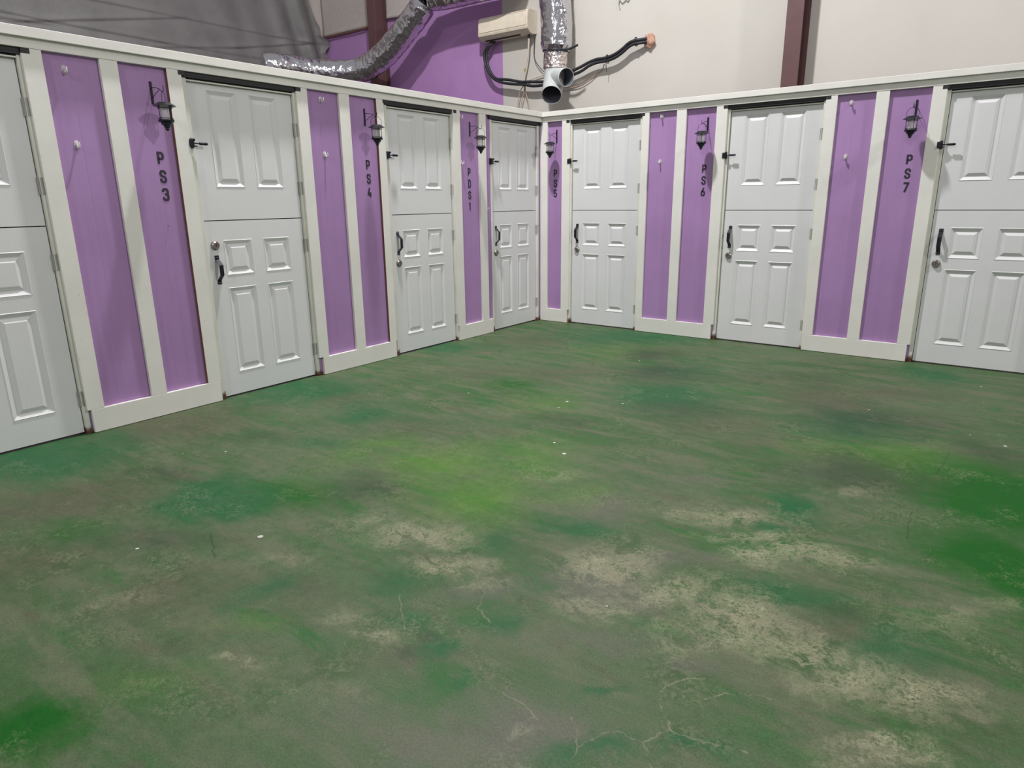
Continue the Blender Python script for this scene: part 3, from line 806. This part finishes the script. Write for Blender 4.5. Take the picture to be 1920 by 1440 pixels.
def pale(x0, x1, zb0, zb1, lab):
    us = [i/24 for i in range(25)]; vs = [j/30 for j in range(31)]
    def f(u, v):
        x = x0+(x1-x0)*u; zb = zb0+(zb1-zb0)*u
        z = zb+(5.2-zb)*v
        y = 1.862-0.022*math.exp(-(v*40)**2)+0.012*noise.noise(Vector((x*2, z*2, 1)))
        if v == 0: y += 0.015
        return (x, y, z)
    return sheet('facing_sheet', us, vs, f, M['facing'], lab, 'panel', 0.012)
pale(-5.745, -4.40, 3.985, 3.985, 'pale insulation panel left of the silver-crossed maroon column, sagging lower edge')
pale(-4.19, -3.45, 4.03, 4.0, 'pale insulation panel right of the silver-crossed maroon column, behind the duct')
bm = bmesh.new()
wire(bm, [(-5.72, 1.845, 3.955), (-5.3, 1.842, 3.968), (-4.95, 1.846, 3.962), (-4.40, 1.848, 3.975)], 0.013, 30)
tag(obj('batten_strip', bm, M['bare'], None, True), 'brown strip along the lower edge of the pale panel at the left column', 'strip')

# ------------------------------------------------------------------ silver flexible ducts
def duct_bm(pts, R, n, seg=40, amp=0.03, seed=0, rib=0.012, pitch=0.055):
    P = catmull(pts, n); bm = bmesh.new()
    L = [0.0]
    for a, b in zip(P, P[1:]): L.append(L[-1]+(b-a).length)
    def fn(i, j, p):
        a = 2*PI*j/seg
        q = Vector((math.cos(a)*1.3, math.sin(a)*1.3, L[i]*6+seed))
        k = 1+amp*noise.noise(q*1.7)+amp*0.7*noise.noise(q*4.1)+rib*math.sin(2*PI*(L[i]/pitch)+a+2*noise.noise(q))
        return k
    tube(bm, P, R, seg, False, 0, fn)
    return bm
R0 = 0.175
t = thing('flexible_duct', 'silver foil duct sagging from the strap down behind the left stall fronts', 'duct', (-3.2, 1.2, 3.4), group='silver flexible ducts above the stalls')
def under(o, root):
    o.parent = root; o.matrix_parent_inverse = Matrix.Translation(-Vector(root.location)); return o
pts = [(-4.86, 0.02, 3.17), (-4.78, 0.15, 3.20), (-4.70, 0.42, 3.195), (-4.50, 0.85, 3.17), (-4.15, 1.18, 3.20), (-3.75, 1.32, 3.37), (-3.30, 1.36, 3.66), (-3.02, 1.38, 3.87), (-2.93, 1.38, 3.97)]
def Rl(s):
    if s < 0.06: return 0.04+(R0-0.04)*(s/0.06)**0.5
    if s > 0.93: return R0*(1-0.42*((s-0.93)/0.07))
    return R0
under(obj('foil_sleeve', duct_bm(pts, Rl, 260, 56, 0.05, 1.0, 0.004, 0.06), M['foil'], None, True), t)
bm = bmesh.new(); ring = [Vector((-2.955, 1.38, 3.945))+Vector((math.cos(a)*0.115*0.75, math.sin(a)*0.115, -math.cos(a)*0.115*0.6)) for a in [2*PI*k/30 for k in range(31)]]
tube(bm, ring, 0.009, 8, False); under(obj('strap', bm, M['rubber'], None, True), t)

t = thing('flexible_duct', 'silver duct running level along the purple wall above the air conditioner', 'duct', (-2.3, 1.5, 3.98), group='silver flexible ducts above the stalls')
pts = [(-2.90, 1.42, 4.03), (-2.76, 1.45, 4.02), (-2.45, 1.5, 4.02), (-2.0, 1.5, 4.02), (-1.7, 1.5, 4.03), (-1.5, 1.48, 4.15), (-1.42, 1.45, 4.4), (-1.4, 1.4, 4.8)]
def Rh(s): return R0*(0.6+0.4*min(1, s/0.10))
under(obj('foil_sleeve', duct_bm(pts, Rh, 140, 48, 0.02, 7.0, 0.006, 0.08), M['foil'], None, True), t)

t = thing('flexible_duct', 'upright silver duct ending in a white two-way outlet above the corner', 'duct', (-0.9, 1.6, 3.0), group='silver flexible ducts above the stalls')
pts = [(-0.94, 1.6, 4.6), (-0.92, 1.6, 4.1), (-0.90, 1.6, 3.75), (-0.875, 1.6, 3.45), (-0.872, 1.6, 3.25), (-0.878, 1.6, 3.14), (-0.885, 1.6, 3.06)]
def Rv(s):
    return 0.195 if s < 0.78 else 0.195-(0.195-0.147)*min(1, (s-0.78)/0.16)
under(obj('foil_sleeve', duct_bm(pts, Rv, 130, 48, 0.045, 3.0, 0.0, 0.09), M['foil'], None, True), t)
pts = [(-0.884, 1.6, 3.10), (-0.887, 1.6, 3.05), (-0.89, 1.6, 2.98), (-0.893, 1.6, 2.915)]
under(obj('foil_collar', duct_bm(pts, 0.150, 30, 48, 0.07, 5.0, 0.0, 0.05), M['foiltape'], None, True), t)
bm = bmesh.new()
ring = [Vector((-0.882+math.cos(a)*0.156, 1.6+math.sin(a)*0.156, 3.115-0.012*math.cos(a))) for a in [2*PI*k/40 for k in range(41)]]
tube(bm, ring, 0.014, 8, False)
wire(bm, [(-0.75, 1.50, 3.10), (-0.68, 1.45, 3.088), (-0.60, 1.45, 3.083), (-0.53, 1.46, 3.10), (-0.475, 1.47, 3.118)], 0.014, 16)
under(obj('strap', bm, M['rubber'], None, True), t)
# two-way outlet: straight body that turns out into the room, and a side branch
def open_pipe(path, R, n, seg=40):
    P = catmull(path, n); bm = bmesh.new(); tube(bm, P, R, seg, False)
    return bm, P
path = [(-0.893, 1.6, 2.96), (-0.894, 1.595, 2.85), (-0.880, 1.555, 2.745), (-0.845, 1.47, 2.64), (-0.81, 1.40, 2.575)]
bm, P = open_pipe(path, lambda s: 0.140-0.014*s, 26)
w = under(obj('outlet_fitting', bm, [M['pvc'], M['pipe_inside']], None, True), t)
md = w.modifiers.new('wall', 'SOLIDIFY'); md.thickness = 0.006; md.offset = -1; md.material_offset = 1; md.material_offset_rim = 0
path2 = [(-0.86, 1.57, 2.80), (-0.76, 1.51, 2.79), (-0.66, 1.45, 2.772), (-0.605, 1.42, 2.762)]
bm, P = open_pipe(path2, 0.108, 16)
b2 = obj('side_outlet', bm, [M['pvc'], M['pipe_inside']], None, True)
b2.parent = w; b2.matrix_parent_inverse = Matrix.Translation(-Vector(t.location)) @ Matrix.Identity(4)
b2.matrix_parent_inverse = Matrix.Identity(4)
md = b2.modifiers.new('wall', 'SOLIDIFY'); md.thickness = 0.006; md.offset = -1; md.material_offset = 1; md.material_offset_rim = 0

# ------------------------------------------------------------------ wall air conditioner
t = thing('air_conditioner', 'cream wall-mounted air conditioner on the purple edge beside the upright duct', 'air conditioner', (-1.80, 1.9, 3.43))
def prism(bm, prof, x0, x1, mi=0):
    a = [bm.verts.new((x0, y, z)) for y, z in prof]; b = [bm.verts.new((x1, y, z)) for y, z in prof]
    n = len(prof)
    for i in range(n): bm.faces.new((a[i], a[(i+1) % n], b[(i+1) % n], b[i])).material_index = mi
    bm.faces.new(a).material_index = mi; bm.faces.new(list(reversed(b))).material_index = mi
bm = bmesh.new()
# profile in local (y back = 0, front negative; z from the underside)
prism(bm, [(-0.003, 0.0), (-0.003, 0.285), (-0.14, 0.285), (-0.185, 0.275), (-0.205, 0.25), (-0.215, 0.20), (-0.222, 0.07), (-0.215, 0.045), (-0.16, 0.005), (-0.12, -0.01)], -0.418, 0.418)
bmesh.ops.recalc_face_normals(bm, faces=bm.faces)
bmesh.ops.bevel(bm, geom=list(bm.edges), offset=0.004, segments=2, affect='EDGES')
obj('housing', bm, M['ac'], t, True)
bm = bmesh.new()
prism(bm, [(-0.200, 0.252), (-0.216, 0.20), (-0.2235, 0.085), (-0.228, 0.085), (-0.2225, 0.20), (-0.206, 0.254)], -0.395, 0.395)
obj('front_panel', bm, M['ac'], t, True)
bm = bmesh.new(); prism(bm, [(-0.196, 0.262), (-0.2035, 0.2555), (-0.2065, 0.2585), (-0.199, 0.265)], -0.385, 0.385); obj('intake_slot', bm, M['hose'], t)
bm = bmesh.new(); prism(bm, [(-0.224, 0.068), (-0.216, 0.044), (-0.2205, 0.042), (-0.2285, 0.066)], -0.405, 0.405); obj('flap', bm, M['ac'], t)
bm = bmesh.new(); prism(bm, [(-0.155, 0.001), (-0.132, -0.0085), (-0.134, -0.0125), (-0.157, -0.003)], -0.34, 0.25); obj('outlet_slot', bm, M['slot'], t)

def run(name, pts, r, mat, lab, cat, group=None, n=None):
    bm = bmesh.new(); wire(bm, pts, r, n, 10)
    return tag(obj(name, bm, mat, None, True), lab, cat, group)
Y0 = 1.78
L1 = [(-2.07,1.82,3.42),(-2.108,Y0,3.375),(-2.182,Y0,3.305),(-2.192,Y0,3.222),(-2.156,Y0,3.098),(-2.094,Y0,2.999),(-2.009,Y0,2.927),(-1.9,Y0,2.882),(-1.807,Y0,2.858),(-1.654,Y0,2.831),(-1.505,Y0,2.811),(-1.357,Y0,2.779),(-1.156,Y0,2.775),(-1.0,Y0,2.79),
      (-0.85,Y0,2.827),(-0.708,Y0,2.855),(-0.6,Y0,2.883),(-0.502,Y0,2.926),(-0.39,Y0,2.952),(-0.279,Y0,2.956),(-0.185,Y0,2.966),(-0.1,Y0,2.99),(-0.016,Y0,3.032),(0.039,Y0,3.068),(0.107,Y0,3.094),(0.196,1.80,3.104),(0.262,1.84,3.112)]
L2 = [(-2.03,1.82,3.42),(-2.077,Y0,3.371),(-2.145,Y0,3.301),(-2.151,Y0,3.188),(-2.110,Y0,3.07),(-2.049,Y0,2.983),(-1.977,Y0,2.932),(-1.868,Y0,2.914),(-1.768,Y0,2.898),(-1.654,Y0,2.872),(-1.542,Y0,2.847),(-1.431,1.775,2.838),(-1.285,Y0,2.822),(-1.156,Y0,2.815),(-1.0,Y0,2.83),
      (-0.85,Y0,2.872),(-0.748,Y0,2.897),(-0.616,Y0,2.931),(-0.503,Y0,2.968),(-0.391,Y0,2.99),(-0.28,Y0,2.991),(-0.186,Y0,3.003),(-0.1,Y0,3.03),(-0.017,Y0,3.073),(0.038,Y0,3.109),(0.106,Y0,3.131),(0.195,1.80,3.139),(0.262,1.84,3.146)]
run('insulated_pipe', L1, 0.0185, M['rubber'], 'lower black insulated pipe looping from the air conditioner to the orange foam plug', 'pipe', 'black insulated pipes from the air conditioner', 200)
run('insulated_pipe', L2, 0.0185, M['rubber'], 'upper black insulated pipe looping from the air conditioner to the orange foam plug', 'pipe', 'black insulated pipes from the air conditioner', 200)
for (x, z, lab) in ((-0.235, 2.975, 'black cable tie with a loose tail round the pipes left of the orange foam'), (0.15, 3.118, 'black cable tie round the pipes beside the orange foam')):
    bm = bmesh.new()
    ring = [Vector((x+0.008*math.cos(a), Y0+0.028*math.cos(a+0.3), z+0.046*math.sin(a))) for a in [2*PI*k/24 for k in range(25)]]
    tube(bm, ring, 0.006, 6, False)
    if x < 0: wire(bm, [(x-0.01, 1.76, z-0.04), (x-0.018, 1.78, z-0.08), (x-0.02, 1.80, z-0.14)], 0.004, 8)
    tag(obj('cable_tie', bm, M['rubber'], None, True), lab, 'cable tie', 'cable ties on the black pipes')
# foam plug: a lump of overlapping blobs grown into one skin
bm = bmesh.new()
bmesh.ops.create_icosphere(bm, subdivisions=4, radius=1.0)
for v in bm.verts:
    d = v.co.normalized(); k = 1+0.30*noise.noise(d*1.9+Vector((2.2, 0, 0)))+0.16*noise.noise(d*4.2)
    v.co = Vector((0.285+d.x*0.066*k, 1.862+d.y*0.036*k, 3.128+d.z*0.078*k))
tag(obj('foam_seal', bm, M['foam'], None, True), 'lump of orange expanding foam where the black pipes enter the cream wall', 'foam')

t = thing('drain_hose', 'cream drain hose hanging straight down from the air conditioner', 'hose', (-1.45, 1.8, 3.4))
bm = bmesh.new(); wire(bm, [(-1.440, 1.80, 3.43), (-1.442, 1.80, 3.366), (-1.452, 1.80, 3.243), (-1.48, 1.80, 3.111), (-1.518, 1.80, 2.983), (-1.532, 1.81, 2.85)], 0.011, 40)
under(obj('hose', bm, M['hose'], None, True), t)
bm = bmesh.new(); tube(bm, [Vector((-1.507, 1.798, 3.018)), Vector((-1.516, 1.80, 2.985))], 0.0145, 12)
under(obj('clamp', bm, M['brass'], None, True), t)
bm = bmesh.new(); tube(bm, [Vector((-1.440, 1.80, 3.43)), Vector((-1.441, 1.80, 3.375))], 0.016, 12)
under(obj('sleeve', bm, M['rubber'], None, True), t)
Wg = 'loose wires below the air conditioner'
run('loose_wire', [(-1.545,1.82,2.86),(-1.552,1.83,2.813),(-1.609,1.83,2.751),(-1.648,1.83,2.63),(-1.653,1.83,2.50)], 0.006, M['wire'], 'left one of three brown wires hanging below the drain hose', 'wire', Wg)
run('loose_wire', [(-1.54,1.82,2.85),(-1.548,1.835,2.812),(-1.553,1.835,2.734),(-1.595,1.835,2.602),(-1.607,1.835,2.50)], 0.006, M['wire'], 'middle one of three brown wires hanging below the drain hose', 'wire', Wg)
run('loose_wire', [(-1.535,1.82,2.86),(-1.545,1.84,2.813),(-1.534,1.84,2.744),(-1.497,1.84,2.628),(-1.475,1.84,2.50)], 0.007, M['wire'], 'right one of three brown wires hanging below the drain hose', 'wire', Wg)
run('loose_wire', [(-1.39,1.87,3.43),(-1.394,1.86,3.378),(-1.402,1.86,3.244),(-1.398,1.86,3.152),(-1.348,1.86,3.058),(-1.211,1.86,2.929),(-1.02,1.86,2.83)], 0.005, M['rubber'], 'thin black wire curving from the air conditioner to the white outlet', 'wire', Wg)
run('loose_wire', [(-1.52,1.86,2.862),(-1.45,1.87,2.885),(-1.33,1.87,2.905),(-1.2,1.87,2.922),(-1.0,1.87,2.95)], 0.007, M['hose'], 'short cream tube slanting behind the white outlet', 'tube', Wg)
run('loose_wire', [(-0.30,1.82,2.93),(-0.359,1.87,2.878),(-0.434,1.87,2.844),(-0.546,1.87,2.777),(-0.661,1.87,2.733),(-0.779,1.87,2.717),(-0.9,1.87,2.724)], 0.006, M['wire'], 'brown wire sagging below the black pipes right of the white outlet', 'wire', Wg)
run('loose_wire', [(-0.12,1.885,3.80),(-0.142,1.885,3.66),(-0.155,1.885,3.60),(-0.150,1.885,3.57),(-0.139,1.885,3.536)], 0.005, M['greywire'], 'thin grey wire end dangling on the cream wall at the top', 'wire', Wg)
run('loose_wire', [(-0.15,1.887,3.72),(-0.143,1.887,3.645),(-0.128,1.887,3.618),(-0.109,1.887,3.598),(-0.082,1.887,3.607),(-0.061,1.887,3.627),(-0.052,1.887,3.622),(-0.04,1.887,3.607),(-0.022,1.887,3.611),(-0.012,1.887,3.65),(-0.02,1.887,3.72)], 0.005, M['greywire'], 'thin grey wire curled in loops on the cream wall at the top', 'wire', Wg)

# ------------------------------------------------------------------ light
def lamp(name, loc, power, rad, col):
    l = bpy.data.lights.new(name, 'POINT'); l.energy = power; l.shadow_soft_size = rad; l.color = col
    o = bpy.data.objects.new(name, l); o.location = loc; C.objects.link(o); return o
l = bpy.data.lights.new('added_fill_lamp', 'AREA'); l.shape = 'DISK'; l.size = 0.32; l.energy = 530.0; l.color = (0.985, 0.985, 1.0); l.spread = PI
o = bpy.data.objects.new('added_fill_lamp', l); o.location = (0.76, -2.35, 7.0); C.objects.link(o)
lamp('added_fill_lamp', (9.3, -1.9, 6.5), 960.0, 0.30, (1.0, 0.985, 0.96))
lamp('added_fill_lamp', (4.5, -14.0, 7.2), 850.0, 0.6, (1.0, 0.985, 0.96))  # unseen fill lamp behind the camera, added to lift the right wall
w = bpy.data.worlds.new('hall_light'); bpy.context.scene.world = w; w.use_nodes = True
bg = w.node_tree.nodes['Background']; bg.inputs[0].default_value = (0.97, 0.975, 1.0, 1); bg.inputs[1].default_value = 0.375

# ------------------------------------------------------------------ camera
cam = bpy.data.cameras.new('camera'); co = bpy.data.objects.new('camera', cam); C.objects.link(co)
cam.sensor_fit = 'HORIZONTAL'; cam.sensor_width = 36.0; cam.lens = 1258.2005/1920*36.0
cam.clip_start = 0.05; cam.clip_end = 100
co.location = (4.2668, -6.1815, 1.3047); co.rotation_mode = 'XYZ'; co.rotation_euler = (1.3034, 0.0109, 0.6461)
S = bpy.context.scene; S.camera = co
S.view_settings.view_transform = 'Standard'; S.view_settings.look = 'None'; S.view_settings.gamma = 1.0
S.view_settings.exposure = 0.0; S.view_settings.use_curve_mapping = False
